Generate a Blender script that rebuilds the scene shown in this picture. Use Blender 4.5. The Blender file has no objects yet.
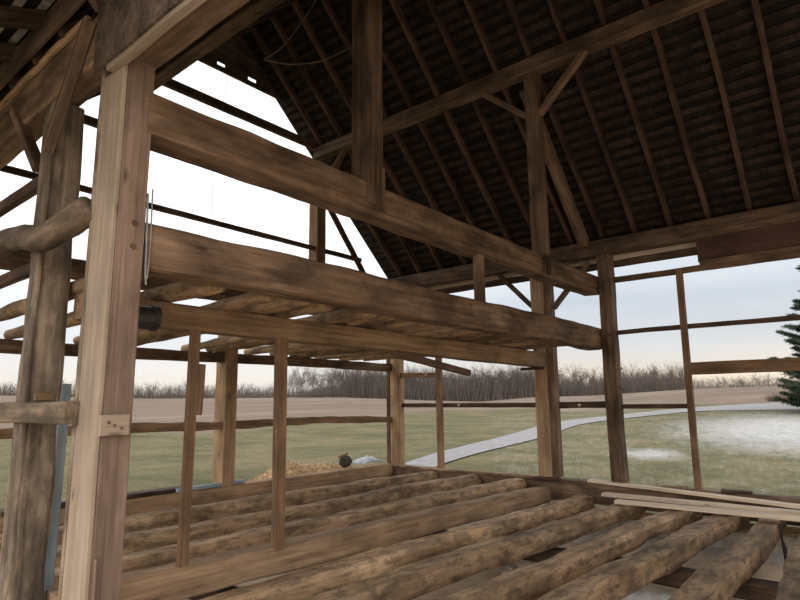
import bpy, bmesh, math, random
from mathutils import Vector, Matrix, noise

random.seed(11)
S = bpy.context.scene
COL = S.collection
Z0 = 2.45                                   # ground inside the barn is z = 0; heights below are measured from the eye
def W(a, b, z): return Vector((a, b, z + Z0))
X, Y, Z = Vector((1, 0, 0)), Vector((0, 1, 0)), Vector((0, 0, 1))

# ------------------------------------------------------------------ materials
def new_mat(name):
    m = bpy.data.materials.new(name); m.use_nodes = True
    nt = m.node_tree; nt.nodes.clear()
    out = nt.nodes.new('ShaderNodeOutputMaterial'); bs = nt.nodes.new('ShaderNodeBsdfPrincipled')
    nt.links.new(bs.outputs[0], out.inputs[0])
    return m, nt, bs
def N(nt, t, **kw):
    n = nt.nodes.new(t)
    for k, v in kw.items():
        if k in n.inputs: n.inputs[k].default_value = v
        else: setattr(n, k, v)
    return n
def ramp(nt, stops):
    r = nt.nodes.new('ShaderNodeValToRGB')
    while len(r.color_ramp.elements) < len(stops): r.color_ramp.elements.new(.5)
    for e, (p, c) in zip(r.color_ramp.elements, stops):
        e.position = p; e.color = (*c, 1) if len(c) == 3 else c
    return r
def mixc(nt, f, a, b, mode='MIX'):
    m = nt.nodes.new('ShaderNodeMix'); m.data_type = 'RGBA'; m.blend_type = mode
    for i, v in ((0, f), (6, a), (7, b)):
        if hasattr(v, 'is_linked') or isinstance(v, bpy.types.NodeSocket): nt.links.new(v, m.inputs[i])
        elif isinstance(v, (int, float)): m.inputs[i].default_value = v
        else: m.inputs[i].default_value = (*v, 1)
    return m.outputs[2]
def scaled(nt, sc, rnd=True):
    tc = nt.nodes.new('ShaderNodeTexCoord'); mp = nt.nodes.new('ShaderNodeMapping')
    mp.inputs['Scale'].default_value = sc
    nt.links.new(tc.outputs['Object'], mp.inputs['Vector'])
    if rnd:                                   # every timber gets its own piece of grain
        oi = nt.nodes.new('ShaderNodeObjectInfo'); mu = nt.nodes.new('ShaderNodeMath'); mu.operation = 'MULTIPLY'
        mu.inputs[1].default_value = 37.; nt.links.new(oi.outputs['Random'], mu.inputs[0])
        nt.links.new(mu.outputs[0], mp.inputs['Location'])
    return mp.outputs[0]
def wood(name, dark, mid, light, grain=16., stain=.55, bark=0., rough=.85, bump=.35, var=.35):
    m, nt, bs = new_mat(name); L = nt.links.new
    g = N(nt, 'ShaderNodeTexNoise', Scale=1., Detail=7., Roughness=.65); L(scaled(nt, (.8, grain, grain)), g.inputs['Vector'])
    r = ramp(nt, [(.28, dark), (.5, mid), (.72, light)]); L(g.outputs[0], r.inputs[0])
    s = N(nt, 'ShaderNodeTexNoise', Scale=1., Detail=4., Roughness=.6); L(scaled(nt, (1.3, 3.2, 3.2)), s.inputs['Vector'])
    sr = ramp(nt, [(.38, (1 - stain,) * 3), (.62, (1.1,) * 3)]); L(s.outputs[0], sr.inputs[0])
    c = mixc(nt, 1., r.outputs[0], sr.outputs[0], 'MULTIPLY')
    k = N(nt, 'ShaderNodeTexVoronoi', Scale=1.); L(scaled(nt, (1.5, 4, 4)), k.inputs['Vector'])   # knots
    kr = ramp(nt, [(.03, (.3, .26, .24)), (.11, (1, 1, 1))]); L(k.outputs[0], kr.inputs[0])
    c = mixc(nt, .8, c, kr.outputs[0], 'MULTIPLY')
    if bark:
        b = N(nt, 'ShaderNodeTexNoise', Scale=1., Detail=5., Roughness=.7); L(scaled(nt, (4.2, 8, 8)), b.inputs['Vector'])
        br = ramp(nt, [(.5 - .02, (0, 0, 0)), (.58, (bark,) * 3)]); L(b.outputs[0], br.inputs[0])
        c = mixc(nt, br.outputs[0], c, (.045, .031, .023))
    oi = nt.nodes.new('ShaderNodeObjectInfo')
    vr = ramp(nt, [(0, (1 - var,) * 3), (1, (1 + var * .6,) * 3)]); L(oi.outputs['Random'], vr.inputs[0])
    c = mixc(nt, 1., c, vr.outputs[0], 'MULTIPLY')
    L(c, bs.inputs['Base Color']); bs.inputs['Roughness'].default_value = rough
    bs.inputs['Specular IOR Level'].default_value = .25
    bp = N(nt, 'ShaderNodeBump', Strength=bump, Distance=.02); L(g.outputs[0], bp.inputs['Height']); L(bp.outputs[0], bs.inputs['Normal'])
    return m
M = {}
M['hewn'] = wood('hewn_oak', (.085, .053, .034), (.165, .106, .070), (.255, .172, .116))
M['log'] = wood('peeled_log', (.205, .130, .076), (.41, .270, .160), (.55, .39, .25), grain=9, bark=.5, stain=.45)
M['pole'] = wood('pole_wood', (.16, .10, .06), (.33, .22, .13), (.46, .32, .2), grain=12, bark=.45, stain=.4)
M['sawn'] = wood('sawn_beam', (.16, .10, .06), (.30, .195, .118), (.40, .27, .17), grain=20, stain=.35)
M['stud'] = wood('stud_wood', (.14, .083, .050), (.25, .152, .092), (.34, .215, .135), grain=24, stain=.35)
M['face'] = wood('facing_board', (.215, .165, .125), (.295, .232, .178), (.35, .28, .218), grain=22, stain=.18, var=.08)
M['door'] = wood('door_post_wood', (.12, .078, .058), (.20, .137, .105), (.26, .188, .15), grain=26, stain=.3, var=.05)
M['old'] = wood('weathered_post', (.10, .075, .055), (.235, .18, .135), (.36, .285, .215), grain=18, stain=.6, bark=.35, var=.1)
M['raft'] = wood('rafter_wood', (.055, .031, .023), (.095, .054, .039), (.135, .08, .058), grain=20, var=.3)
M['deck'] = wood('lean_to_deck', (.20, .18, .15), (.32, .29, .25), (.42, .39, .34), grain=14)
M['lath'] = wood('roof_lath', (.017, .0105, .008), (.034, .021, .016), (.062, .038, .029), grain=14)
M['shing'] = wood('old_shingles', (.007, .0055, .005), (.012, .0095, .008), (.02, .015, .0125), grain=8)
M['girt'] = wood('girt_wood', (.055, .034, .024), (.105, .066, .046), (.17, .108, .076), grain=18)
M['siding'] = wood('siding_board', (.06, .043, .033), (.12, .086, .066), (.19, .14, .11), grain=20)
M['pale'] = wood('new_plank', (.46, .36, .27), (.60, .485, .375), (.68, .57, .45), grain=22, stain=.12, var=.1)
M['rail'] = wood('weathered_rail', (.075, .055, .04), (.165, .12, .085), (.26, .195, .14), grain=16, stain=.5, bark=.35)
M['blue'] = wood('painted_board', (.21, .27, .31), (.30, .37, .42), (.36, .43, .47), grain=18, stain=.25)
M['red'] = wood('red_board', (.08, .04, .035), (.12, .06, .05), (.15, .08, .065), grain=14, stain=.3)

def plain(name, col, rough=.7, metal=0., bump=0., var=.25, sc=8.):
    m, nt, bs = new_mat(name); L = nt.links.new
    n = N(nt, 'ShaderNodeTexNoise', Scale=1., Detail=5.); L(scaled(nt, (sc,) * 3), n.inputs['Vector'])
    r = ramp(nt, [(.3, tuple(c * (1 - var) for c in col)), (.7, tuple(c * (1 + var) for c in col))]); L(n.outputs[0], r.inputs[0])
    L(r.outputs[0], bs.inputs['Base Color']); bs.inputs['Roughness'].default_value = rough; bs.inputs['Metallic'].default_value = metal
    if bump:
        bp = N(nt, 'ShaderNodeBump', Strength=bump, Distance=.03); L(n.outputs[0], bp.inputs['Height']); L(bp.outputs[0], bs.inputs['Normal'])
    return m
M['iron'] = plain('rusty_iron', (.05, .04, .035), .6, .6)
M['wire'] = plain('grey_cable', (.23, .21, .19), .6)
M['rope'] = plain('old_rope', (.17, .125, .095), .9)
M['galv'] = plain('galvanised_strip', (.22, .215, .205), .45, .5)
M['concrete'] = plain('concrete', (.42, .38, .33), .9, bump=.4, sc=6)
M['straw'] = plain('straw', (.50, .33, .17), .8, var=.45, sc=14)
M['tarp'] = plain('grey_sheet', (.36, .37, .42), .45)
M['char'] = plain('dark_lump', (.045, .035, .03), .8, bump=.5)
M['black'] = plain('black_pipe', (.02, .018, .018), .5)
M['paint'] = plain('red_plastic', (.20, .012, .018), .5)
M['white'] = plain('pale_plastic', (.55, .56, .58), .5)
M['stone'] = plain('stone', (.16, .14, .12), .9)
M['bark'] = plain('winter_twigs', (.070, .056, .050), .9, var=.2, sc=.6)
M['brush'] = plain('winter_brush', (.085, .069, .063), .9, var=.25, sc=.3)
M['scrub'] = plain('brown_scrub', (.20, .155, .12), .9, var=.3, sc=1.)
M['needle'] = plain('evergreen_needles', (.030, .052, .026), .8, var=.45, sc=1.2)
M['trunk'] = plain('dark_bark', (.06, .045, .035), .9)

# ------------------------------------------------------------------ object helpers
def tag(o, label=None, cat=None, group=None, kind=None):
    for k, v in (('label', label), ('category', cat), ('group', group), ('kind', kind)):
        if v: o[k] = v
    return o
def link(name, bm_or_me, mat, parent=None, mw=None, smooth=False):
    if isinstance(bm_or_me, bmesh.types.BMesh):
        bmesh.ops.recalc_face_normals(bm_or_me, faces=bm_or_me.faces)
        me = bpy.data.meshes.new(name); bm_or_me.to_mesh(me); bm_or_me.free()
        if smooth:
            for p in me.polygons: p.use_smooth = True
        me.materials.append(mat)
    else: me = bm_or_me
    o = bpy.data.objects.new(name, me); COL.objects.link(o)
    if parent is not None: o.parent = parent; o.matrix_parent_inverse = parent.matrix_world.inverted()
    if mw is not None: o.matrix_world = mw
    return o
def frame(p0, p1, ref=None):
    d = (p1 - p0).normalized()
    if ref is None: ref = Z if abs(d.z) < .9 else Y
    y = ref.cross(d).normalized(); z = d.cross(y).normalized()
    return Matrix(((d.x, y.x, z.x, p0.x), (d.y, y.y, z.y, p0.y), (d.z, y.z, z.z, p0.z), (0, 0, 0, 1)))
def section_box(w, h, c):
    p = []
    for sx, sy in ((1, 1), (-1, 1), (-1, -1), (1, -1)):
        x, y = sx * w / 2, sy * h / 2
        q = [(x, y - sy * c), (x - sx * c * .3, y - sy * c * .3), (x - sx * c, y)]
        p += q if sx * sy > 0 else q[::-1]
    return p
def section_round(r, n=14): return [(r * math.cos(i * 2 * math.pi / n), r * math.sin(i * 2 * math.pi / n)) for i in range(n)]
def loft(bm, L, sec, step=.16, amp=.006, bend=0., taper=(1, 1), flat=None, seed=None, knobs=0.):
    sd = random.uniform(0, 500) if seed is None else seed
    n = max(2, int(L / step)); rings = []
    for i in range(n + 1):
        t = i / n; x = t * L; k = taper[0] + (taper[1] - taper[0]) * t
        oy = bend * noise.noise(Vector((x * .35, sd, 1))) ; oz = bend * .7 * noise.noise(Vector((x * .35, sd, 7)))
        if knobs: k *= 1 + knobs * noise.noise(Vector((x * 1.6, sd, 3)))
        ring = []
        for y, z in sec:
            y *= k; z *= k
            if flat is not None and z > flat: z = flat
            v = Vector((x * 2.2, y * 4 + sd, z * 4)); f = 1 + 0
            ring.append(bm.verts.new((x, y + oy + amp * noise.noise(v), z + oz + amp * noise.noise(v + Vector((0, 31, 0))))))
        rings.append(ring)
    m = len(sec)
    for a, b in zip(rings, rings[1:]):
        for j in range(m): bm.faces.new((a[j], a[(j + 1) % m], b[(j + 1) % m], b[j]))
    bm.faces.new(rings[0][::-1]); bm.faces.new(rings[-1])
def timber(name, p0, p1, w, h, mat, label=None, cat='beam', group=None, c=.012, amp=.006, bend=0., parent=None, ref=None, taper=(1, 1), step=.16):
    """A squared timber along p0-p1 (centre line); w across, h in the direction of ref."""
    p0, p1 = W(*p0), W(*p1); bm = bmesh.new()
    loft(bm, (p1 - p0).length, section_box(w, h, c), amp=amp, bend=bend, taper=taper, step=step)
    o = link(name, bm, M[mat], parent, frame(p0, p1, ref))
    if label: tag(o, label, None if parent else cat, group)
    return o
def log(name, p0, p1, r, mat, label=None, cat='log', group=None, bend=.05, taper=(1, 1), flat=None, amp=.018, parent=None, knobs=.09, seed=None):
    p0, p1 = W(*p0), W(*p1); bm = bmesh.new()
    loft(bm, (p1 - p0).length, section_round(r), amp=amp, bend=bend, taper=taper, flat=flat, knobs=knobs, seed=seed, step=.13)
    o = link(name, bm, M[mat], parent, frame(p0, p1), smooth=True)
    if label: tag(o, label, cat, group)
    return o
def box(bm, x0, x1, y0, y1, z0, z1):
    v = [bm.verts.new(p) for p in ((x0, y0, z0), (x1, y0, z0), (x1, y1, z0), (x0, y1, z0), (x0, y0, z1), (x1, y0, z1), (x1, y1, z1), (x0, y1, z1))]
    for f in ((0, 3, 2, 1), (4, 5, 6, 7), (0, 1, 5, 4), (1, 2, 6, 5), (2, 3, 7, 6), (3, 0, 4, 7)): bm.faces.new([v[i] for i in f])
    return v
def tube(bm, pts, r, n=6):
    rings = []
    for i, p in enumerate(pts):
        d = (pts[min(i + 1, len(pts) - 1)] - pts[max(i - 1, 0)]).normalized()
        u = d.orthogonal().normalized(); w = d.cross(u)
        if rings:                              # keep the ring order steady
            u = (pu - d * pu.dot(d)).normalized(); w = d.cross(u)
        pu = u
        rr = r[i] if isinstance(r, (list, tuple)) else r
        rings.append([bm.verts.new(p + (u * math.cos(k * 2 * math.pi / n) + w * math.sin(k * 2 * math.pi / n)) * rr) for k in range(n)])
    for a, b in zip(rings, rings[1:]):
        for k in range(n): bm.faces.new((a[k], a[(k + 1) % n], b[(k + 1) % n], b[k]))
    bm.faces.new(rings[0][::-1]); bm.faces.new(rings[-1])
def peg(parent, p, d, r=.018, name='peg', l=.03):
    bm = bmesh.new(); q = W(*p); tube(bm, [q, q + Vector(d) * l], r, 8)
    return link(name, bm, M['girt'], parent)
def pin(parent, p): 
    bm = bmesh.new(); q = W(*p); tube(bm, [q + X * .02, q - X * .02], .028, 8); return tag(link('insulator', bm, M['white'], parent), 'small white fence insulator')
ORD = 'first second third fourth fifth sixth seventh eighth ninth tenth eleventh twelfth thirteenth fourteenth fifteenth sixteenth seventeenth eighteenth nineteenth twentieth'.split()

# ------------------------------------------------------------------ camera
f, pi_, ro, th = 577.55, .17574, -.013274, .690869
fw = Vector((math.cos(th), math.sin(th), 0)); rt = Vector((math.sin(th), -math.cos(th), 0))
F = fw * math.cos(pi_) + Z * math.sin(pi_); U = Z * math.cos(pi_) - fw * math.sin(pi_)
r_ = rt * math.cos(ro) + U * math.sin(ro); u_ = U * math.cos(ro) - rt * math.sin(ro)
cam = bpy.data.objects.new('camera', bpy.data.cameras.new('camera')); COL.objects.link(cam)
cam.data.sensor_width = 36; cam.data.lens = f / 800 * 36; cam.data.clip_start = .05; cam.data.clip_end = 3000
cam.matrix_world = Matrix(((r_.x, u_.x, -F.x, 0), (r_.y, u_.y, -F.y, 0), (r_.z, u_.z, -F.z, Z0), (0, 0, 0, 1)))
S.camera = cam

# ------------------------------------------------------------------ sky
w = bpy.data.worlds.new('winter_sky'); S.world = w; w.use_nodes = True
nt = w.node_tree; nt.nodes.clear(); L = nt.links.new
out = nt.nodes.new('ShaderNodeOutputWorld'); bg = nt.nodes.new('ShaderNodeBackground'); L(bg.outputs[0], out.inputs[0])
tc = nt.nodes.new('ShaderNodeTexCoord'); sp = nt.nodes.new('ShaderNodeSeparateXYZ'); L(tc.outputs['Generated'], sp.inputs[0])
zr = ramp(nt, [(0., (.60, .50, .39)), (.035, (.95, .83, .68)), (.085, (.80, .81, .81)), (.16, (.66, .72, .79)), (.3, (1.0, 1.02, 1.05)), (.5, (1.35, 1.35, 1.37))])
L(sp.outputs[2], zr.inputs[0])
zl = ramp(nt, [(0., (.62, .56, .50)), (.035, (.93, .87, .80)), (.10, (.83, .86, .89)), (.2, (1.05, 1.06, 1.08)), (.3, (1.3, 1.3, 1.3)), (.5, (1.4, 1.4, 1.4))])
L(sp.outputs[2], zl.inputs[0])
dl = nt.nodes.new('ShaderNodeVectorMath'); dl.operation = 'DOT_PRODUCT'; L(tc.outputs['Generated'], dl.inputs[0])
dl.inputs[1].default_value = (-math.sin(th), math.cos(th), 0)   # + towards the gable side
lr = ramp(nt, [(.36, (0, 0, 0)), (.52, (1, 1, 1))])
mm = nt.nodes.new('ShaderNodeMath'); mm.operation = 'MULTIPLY_ADD'; mm.inputs[1].default_value = .5; mm.inputs[2].default_value = .5
L(dl.outputs['Value'], mm.inputs[0]); L(mm.outputs[0], lr.inputs[0])
sky = mixc(nt, lr.outputs[0], zr.outputs[0], zl.outputs[0])
cn = N(nt, 'ShaderNodeTexNoise', Scale=1., Detail=5.); mp = nt.nodes.new('ShaderNodeMapping'); mp.inputs['Scale'].default_value = (1.6, 1.6, 14)
L(tc.outputs['Generated'], mp.inputs[0]); L(mp.outputs[0], cn.inputs['Vector'])
cr = ramp(nt, [(.35, (.93, .94, .96)), (.65, (1.06, 1.05, 1.04))]); L(cn.outputs[0], cr.inputs[0])
sky = mixc(nt, 1., sky, cr.outputs[0], 'MULTIPLY')
# the sky behind the viewer is the brighter half
db = nt.nodes.new('ShaderNodeVectorMath'); db.operation = 'DOT_PRODUCT'; L(tc.outputs['Generated'], db.inputs[0]); db.inputs[1].default_value = (-fw.x, -fw.y, 0)
br = ramp(nt, [(.05, (1, 1, 1)), (.7, (2.9, 2.7, 2.45))]); L(db.outputs['Value'], br.inputs[0])
sky = mixc(nt, 1., sky, br.outputs[0], 'MULTIPLY')
L(sky, bg.inputs[0]); bg.inputs[1].default_value = 1.

# ------------------------------------------------------------------ terrain
AZ = [74.02, 62.81, 45.56, 35.81, 31.94, 27.21, 21.75, 12.61, 5.41]
HH = [4, 2.6, 2.4, .6, 0, 1.4, 1.6, 3.5, 4]
def lerp_tab(x, xs, ys):                      # xs descending
    if x >= xs[0]: return ys[0]
    for i in range(len(xs) - 1):
        if x >= xs[i + 1]: return ys[i] + (ys[i + 1] - ys[i]) * (xs[i] - x) / (xs[i] - xs[i + 1])
    return ys[-1]
def height(a, b):
    r = math.hypot(a, b); az = math.degrees(math.atan2(b, a))
    t = min(max((r - 30) / 200, 0), 1); h = -2.3 + (lerp_tab(az, AZ, HH) + 2.3) * t
    if r > 300: h -= (r - 300) * .01
    if -.4 < a < 11.9 and -6 < b < 10.2: h = -2.75
    return h
FAZ = [74.02, 63.63, 58.55, 49.39, 41.18, 35.81, 26.28, 24.45, 19.14, 12.61, 5.41]
FR = [45.5, 47.5, 42.8, 51.8, 66.8, 98.5, 93.8, 76.2, 74.2, 85.8, 82.2]
bm = bmesh.new(); rs = [2.]
while rs[-1] < 900: rs.append(rs[-1] + max(.35, rs[-1] * .025))
azs = [i * .75 - 45 for i in range(int(190 / .75))]
lay_f = bm.verts.layers.float.new('field'); lay_s = bm.verts.layers.float.new('snow')
grid = []
for r in rs:
    row = []
    for az in azs:
        a, b = r * math.cos(math.radians(az)), r * math.sin(math.radians(az))
        v = bm.verts.new(W(a, b, height(a, b)))
        fr = lerp_tab(az, FAZ, FR) + 3 * noise.noise(Vector((a * .05, b * .05, 0)))
        v[lay_f] = min(max((r - fr) / (.06 * fr) + .5, 0), 1)
        d = math.hypot((az - 5) / 14., (math.log(r) - math.log(42)) / .5)
        d2 = math.hypot((az - 17) / 4.5, (math.log(r) - math.log(27.5)) / .17)
        frost = .38 if az < 31 and r < 75 else 0
        v[lay_s] = min(max(1.3 - d, .9 * max(1.2 - d2, 0), frost, 0), 1)
        row.append(v)
    grid.append(row)
for g0, g1 in zip(grid, grid[1:]):
    for j in range(len(azs) - 1): bm.faces.new((g0[j], g1[j], g1[j + 1], g0[j + 1]))
m, nt, bs = new_mat('winter_ground'); L = nt.links.new; M['ground'] = m
n1 = N(nt, 'ShaderNodeTexNoise', Scale=1., Detail=6., Roughness=.8); L(scaled(nt, (.22,) * 3, False), n1.inputs['Vector'])
gr = ramp(nt, [(.32, (.072, .075, .036)), (.46, (.106, .101, .053)), (.55, (.140, .124, .070)), (.7, (.185, .142, .086))]); L(n1.outputs[0], gr.inputs[0])
n2 = N(nt, 'ShaderNodeTexNoise', Scale=1., Detail=6., Roughness=.75); L(scaled(nt, (7, 7, 7), False), n2.inputs['Vector'])
n2r = ramp(nt, [(.3, (.72,) * 3), (.7, (1.2,) * 3)]); L(n2.outputs[0], n2r.inputs[0])
grass = mixc(nt, 1., gr.outputs[0], n2r.outputs[0], 'MULTIPLY')
n3 = N(nt, 'ShaderNodeTexNoise', Scale=1., Detail=5.); L(scaled(nt, (.02, .09, .05), False), n3.inputs['Vector'])
fr_ = ramp(nt, [(.35, (.145, .112, .088)), (.55, (.172, .137, .110)), (.72, (.215, .182, .155))]); L(n3.outputs[0], fr_.inputs[0])
af = nt.nodes.new('ShaderNodeAttribute'); af.attribute_name = 'field'
col = mixc(nt, af.outputs['Fac'], grass, fr_.outputs[0])
a_s = nt.nodes.new('ShaderNodeAttribute'); a_s.attribute_name = 'snow'
n4 = N(nt, 'ShaderNodeTexNoise', Scale=1., Detail=9., Roughness=.85); L(scaled(nt, (1.8,) * 3, False), n4.inputs['Vector'])
add = nt.nodes.new('ShaderNodeMath'); add.operation = 'MULTIPLY_ADD'; add.inputs[1].default_value = .40; L(a_s.outputs['Fac'], add.inputs[0])
n5 = nt.nodes.new('ShaderNodeMath'); n5.operation = 'MULTIPLY_ADD'; n5.inputs[1].default_value = .3; L(n2.outputs[0], n5.inputs[0])
n6 = nt.nodes.new('ShaderNodeMath'); n6.operation = 'MULTIPLY'; n6.inputs[1].default_value = .7; L(n4.outputs[0], n6.inputs[0]); L(n6.outputs[0], n5.inputs[2]); L(n5.outputs[0], add.inputs[2])
sr = ramp(nt, [(.66, (0, 0, 0)), (.98, (.80,) * 3)]); L(add.outputs[0], sr.inputs[0])
col = mixc(nt, sr.outputs[0], col, (.50, .52, .56))
L(col, bs.inputs['Base Color']); bs.inputs['Roughness'].default_value = .95; bs.inputs['Specular IOR Level'].default_value = .1
tag(link('lawn_and_field', bm, m, smooth=True), kind='structure')
# gravel drive
RL = [(13.5, 12.6), (18.4, 14.7), (23.8, 16.6), (31.8, 18.5), (48.7, 22.2), (60.7, 21.2), (74, 16.8), (84.9, 8.1), (92, -6)]
RR = [(14.0, 10.8), (17.6, 12.8), (24.9, 14.8), (33.3, 16.2), (45.8, 19.0), (54.0, 18.2), (64.0, 14.4), (65.9, 6.3), (68, -8)]
bm = bmesh.new(); pv = None
def cat(P, t):
    i = min(int(t), len(P) - 2); k = t - i
    g = lambda j: Vector((*P[min(max(j, 0), len(P) - 1)], 0))
    p0, p1, p2, p3 = g(i - 1), g(i), g(i + 1), g(i + 2)
    return .5 * (2 * p1 + (p2 - p0) * k + (2 * p0 - 5 * p1 + 4 * p2 - p3) * k * k + (3 * p1 - p0 - 3 * p2 + p3) * k ** 3)
for i in range(97):
    t = i / 12; l, r = cat(RL, t), cat(RR, t); row = []
    for k in range(9):
        q = l.lerp(r, k / 8); row.append(bm.verts.new(W(q.x, q.y, height(q.x, q.y) + .05 + .03 * math.sin(k / 8 * math.pi))))
    if pv:
        for k in range(8): bm.faces.new((pv[k], pv[k + 1], row[k + 1], row[k]))
    pv = row
M['gravel'] = plain('gravel', (.215, .215, .225), .95, var=.2, sc=3)
tag(link('gravel_drive', bm, M['gravel'], smooth=True), kind='structure')
# earth floor under the joists
m, nt, bs = new_mat('sandy_earth'); L = nt.links.new; M['earth'] = m
n1 = N(nt, 'ShaderNodeTexNoise', Scale=1., Detail=8., Roughness=.7); L(scaled(nt, (2.5,) * 3, False), n1.inputs['Vector'])
r1 = ramp(nt, [(.3, (.50, .39, .28)), (.55, (.74, .60, .455)), (.75, (.80, .68, .54))]); L(n1.outputs[0], r1.inputs[0])
tc = nt.nodes.new('ShaderNodeTexCoord'); sp = nt.nodes.new('ShaderNodeSeparateXYZ'); L(tc.outputs['Object'], sp.inputs[0])
mr = nt.nodes.new('ShaderNodeMapRange'); mr.inputs[1].default_value = 8.9; mr.inputs[2].default_value = 10.9; L(sp.outputs[0], mr.inputs[0])
n2 = N(nt, 'ShaderNodeTexNoise', Scale=1., Detail=8., Roughness=.75); L(scaled(nt, (1.3,) * 3, False), n2.inputs['Vector'])
ad = nt.nodes.new('ShaderNodeMath'); ad.operation = 'MULTIPLY_ADD'; ad.inputs[1].default_value = .38; L(mr.outputs[0], ad.inputs[0]); L(n2.outputs[0], ad.inputs[2])
s2 = ramp(nt, [(.76, (0, 0, 0)), (.88, (.85, .85, .85))]); L(ad.outputs[0], s2.inputs[0])
L(mixc(nt, s2.outputs[0], r1.outputs[0], (.72, .73, .76)), bs.inputs['Base Color']); bs.inputs['Roughness'].default_value = .95
bm = bmesh.new()
for i in range(61):
    for j in range(91):
        a, b = .2 + i * .19, -5 + j * .167
        bm.verts.new(W(a, b, -2.45 + .05 * noise.noise(Vector((a * .9, b * .9, 2))) + .02 * noise.noise(Vector((a * 4, b * 4, 5)))))
bm.verts.ensure_lookup_table()
for i in range(60):
    for j in range(90): bm.faces.new([bm.verts[k] for k in (i * 91 + j, (i + 1) * 91 + j, (i + 1) * 91 + j + 1, i * 91 + j + 1)])
tag(link('floor', bm, m, smooth=True), kind='structure')
# concrete foundation curbs
for nm, q in (('wall_right_foundation', (11.3, 11.62, -4.5, 9.95)), ('wall_gable_foundation', (1.7, 11.3, 9.62, 9.95))):
    bm = bmesh.new(); box(bm, q[0], q[1], q[2], q[3], -.45, .33)
    bmesh.ops.bevel(bm, geom=bm.edges[:], offset=.02, segments=2, affect='EDGES')
    tag(link(nm, bm, M['concrete']), kind='structure')

# ------------------------------------------------------------------ timber frame
# the bent that crosses the picture (near face at b = 4.2)
timber('tie_beam', (2.0, 4.36, 2.285), (11.36, 4.36, 2.265), .32, .37, 'hewn', 'massive hewn upper tie beam running from the door post to the far wall post', 'beam', c=.03, amp=.014, bend=.03)
timber('mow_beam', (2.06, 4.37, 1.225), (11.36, 4.37, 1.20), .32, .40, 'hewn', 'thick hewn second tie beam below the upper tie, bearing the short stub post', 'beam', c=.05, amp=.018, bend=.05, taper=(.93, 1.1))
timber('mow_girder', (2.12, 5.53, .90), (11.24, 5.53, .845), .26, .27, 'sawn', 'squared lighter mow beam standing on the two thin studs', 'beam', c=.012, amp=.008, bend=.02, taper=(.9, 1.12))
o = timber('stub_post', (7.03, 4.32, 1.41), (7.03, 4.32, 2.1), .13, .12, 'hewn', 'short stub post between the upper tie beam and the second beam', 'post')
# wall post in line with the tie beams
o = timber('wall_post', (11.38, 4.06, -1.6), (11.38, 4.04, 2.86), .26, .26, 'hewn', 'far wall post that carries the right end of the tie beams', 'post', c=.02, amp=.012, bend=.03)
for z in (.60, .24): bmx = timber('cleat', (11.34, 3.92, z), (11.52, 3.92, z), .04, .05, 'pole', parent=o)
peg(o, (11.25, 4.1, 2.2), (-1, 0, 0)); peg(o, (11.25, 4.02, 1.25), (-1, 0, 0))
# double post left of it
o = timber('wall_post', (11.39, 5.53, -1.55), (11.39, 5.5, 2.86), .26, .30, 'sawn', 'double far wall post under the end of the lighter mow beam', 'post', c=.012, amp=.008)
timber('side_plank', (11.37, 5.30, -1.52), (11.37, 5.27, 2.8), .22, .14, 'hewn', parent=o)
timber('bearing_block', (11.17, 5.42, .665), (11.17, 5.90, .665), .13, .055, 'girt', parent=o)
timber('foot_block', (11.2, 5.2, -1.545), (11.2, 5.75, -1.545), .12, .05, 'girt', parent=o)
timber('brace', (11.36, 5.66, 2.0), (11.36, 6.5, 2.88), .09, .12, 'hewn', 'diagonal brace on the left side of the double wall post', 'brace', ref=X)
timber('brace', (11.36, 5.18, 1.92), (11.36, 4.36, 2.78), .09, .12, 'hewn', 'diagonal brace on the right side of the double wall post', 'brace', ref=X)
# corner post and light studs in the far wall
o = timber('corner_post', (11.4, 9.56, -1.53), (11.4, 9.56, 2.86), .26, .26, 'sawn', 'square corner post at the meeting of gable wall and far wall', 'post', c=.012, amp=.008)
timber('side_plank', (11.3, 9.76, -1.5), (11.3, 9.76, 2.8), .06, .10, 'hewn', parent=o)
timber('stud', (11.36, 8.21, -1.52), (11.36, 8.21, 1.2), .14, .12, 'stud', 'thin wall stud between the corner post and the double post', 'stud')
timber('stud', (11.31, 2.70, -1.58), (11.31, 2.66, 2.36), .13, .10, 'stud', 'thin reddish wall stud in front of the snowy lawn', 'stud', ref=Y)
# sills
timber('sill_beam', (11.4, -4.4, -1.78), (11.4, 9.7, -1.76), .30, .42, 'hewn', 'long rough sill beam along the foot of the far wall', 'sill', c=.03, amp=.02, bend=.03)
timber('sill_board', (11.33, 5.3, -1.545), (11.33, 9.6, -1.53), .26, .045, 'pole', 'rough flat board lying on the sill between double post and corner post', 'board', amp=.012)
timber('sill_beam', (1.7, 9.72, -1.66), (11.2, 9.72, -1.66), .30, .36, 'sawn', 'long squared sill beam along the foot of the gable wall', 'sill', c=.012, amp=.008)
timber('sill_beam', (1.93, 4.56, -1.80), (1.93, 9.55, -1.80), .28, .34, 'old', 'near wall sill beam behind the weathered post', 'sill', c=.02)
log('ledger_log', (11.1, -4.2, -2.05), (11.12, 4.8, -2.06), .075, 'pole', 'thin pole lying along the foundation beneath the far sill', 'log', bend=.06)
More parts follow.
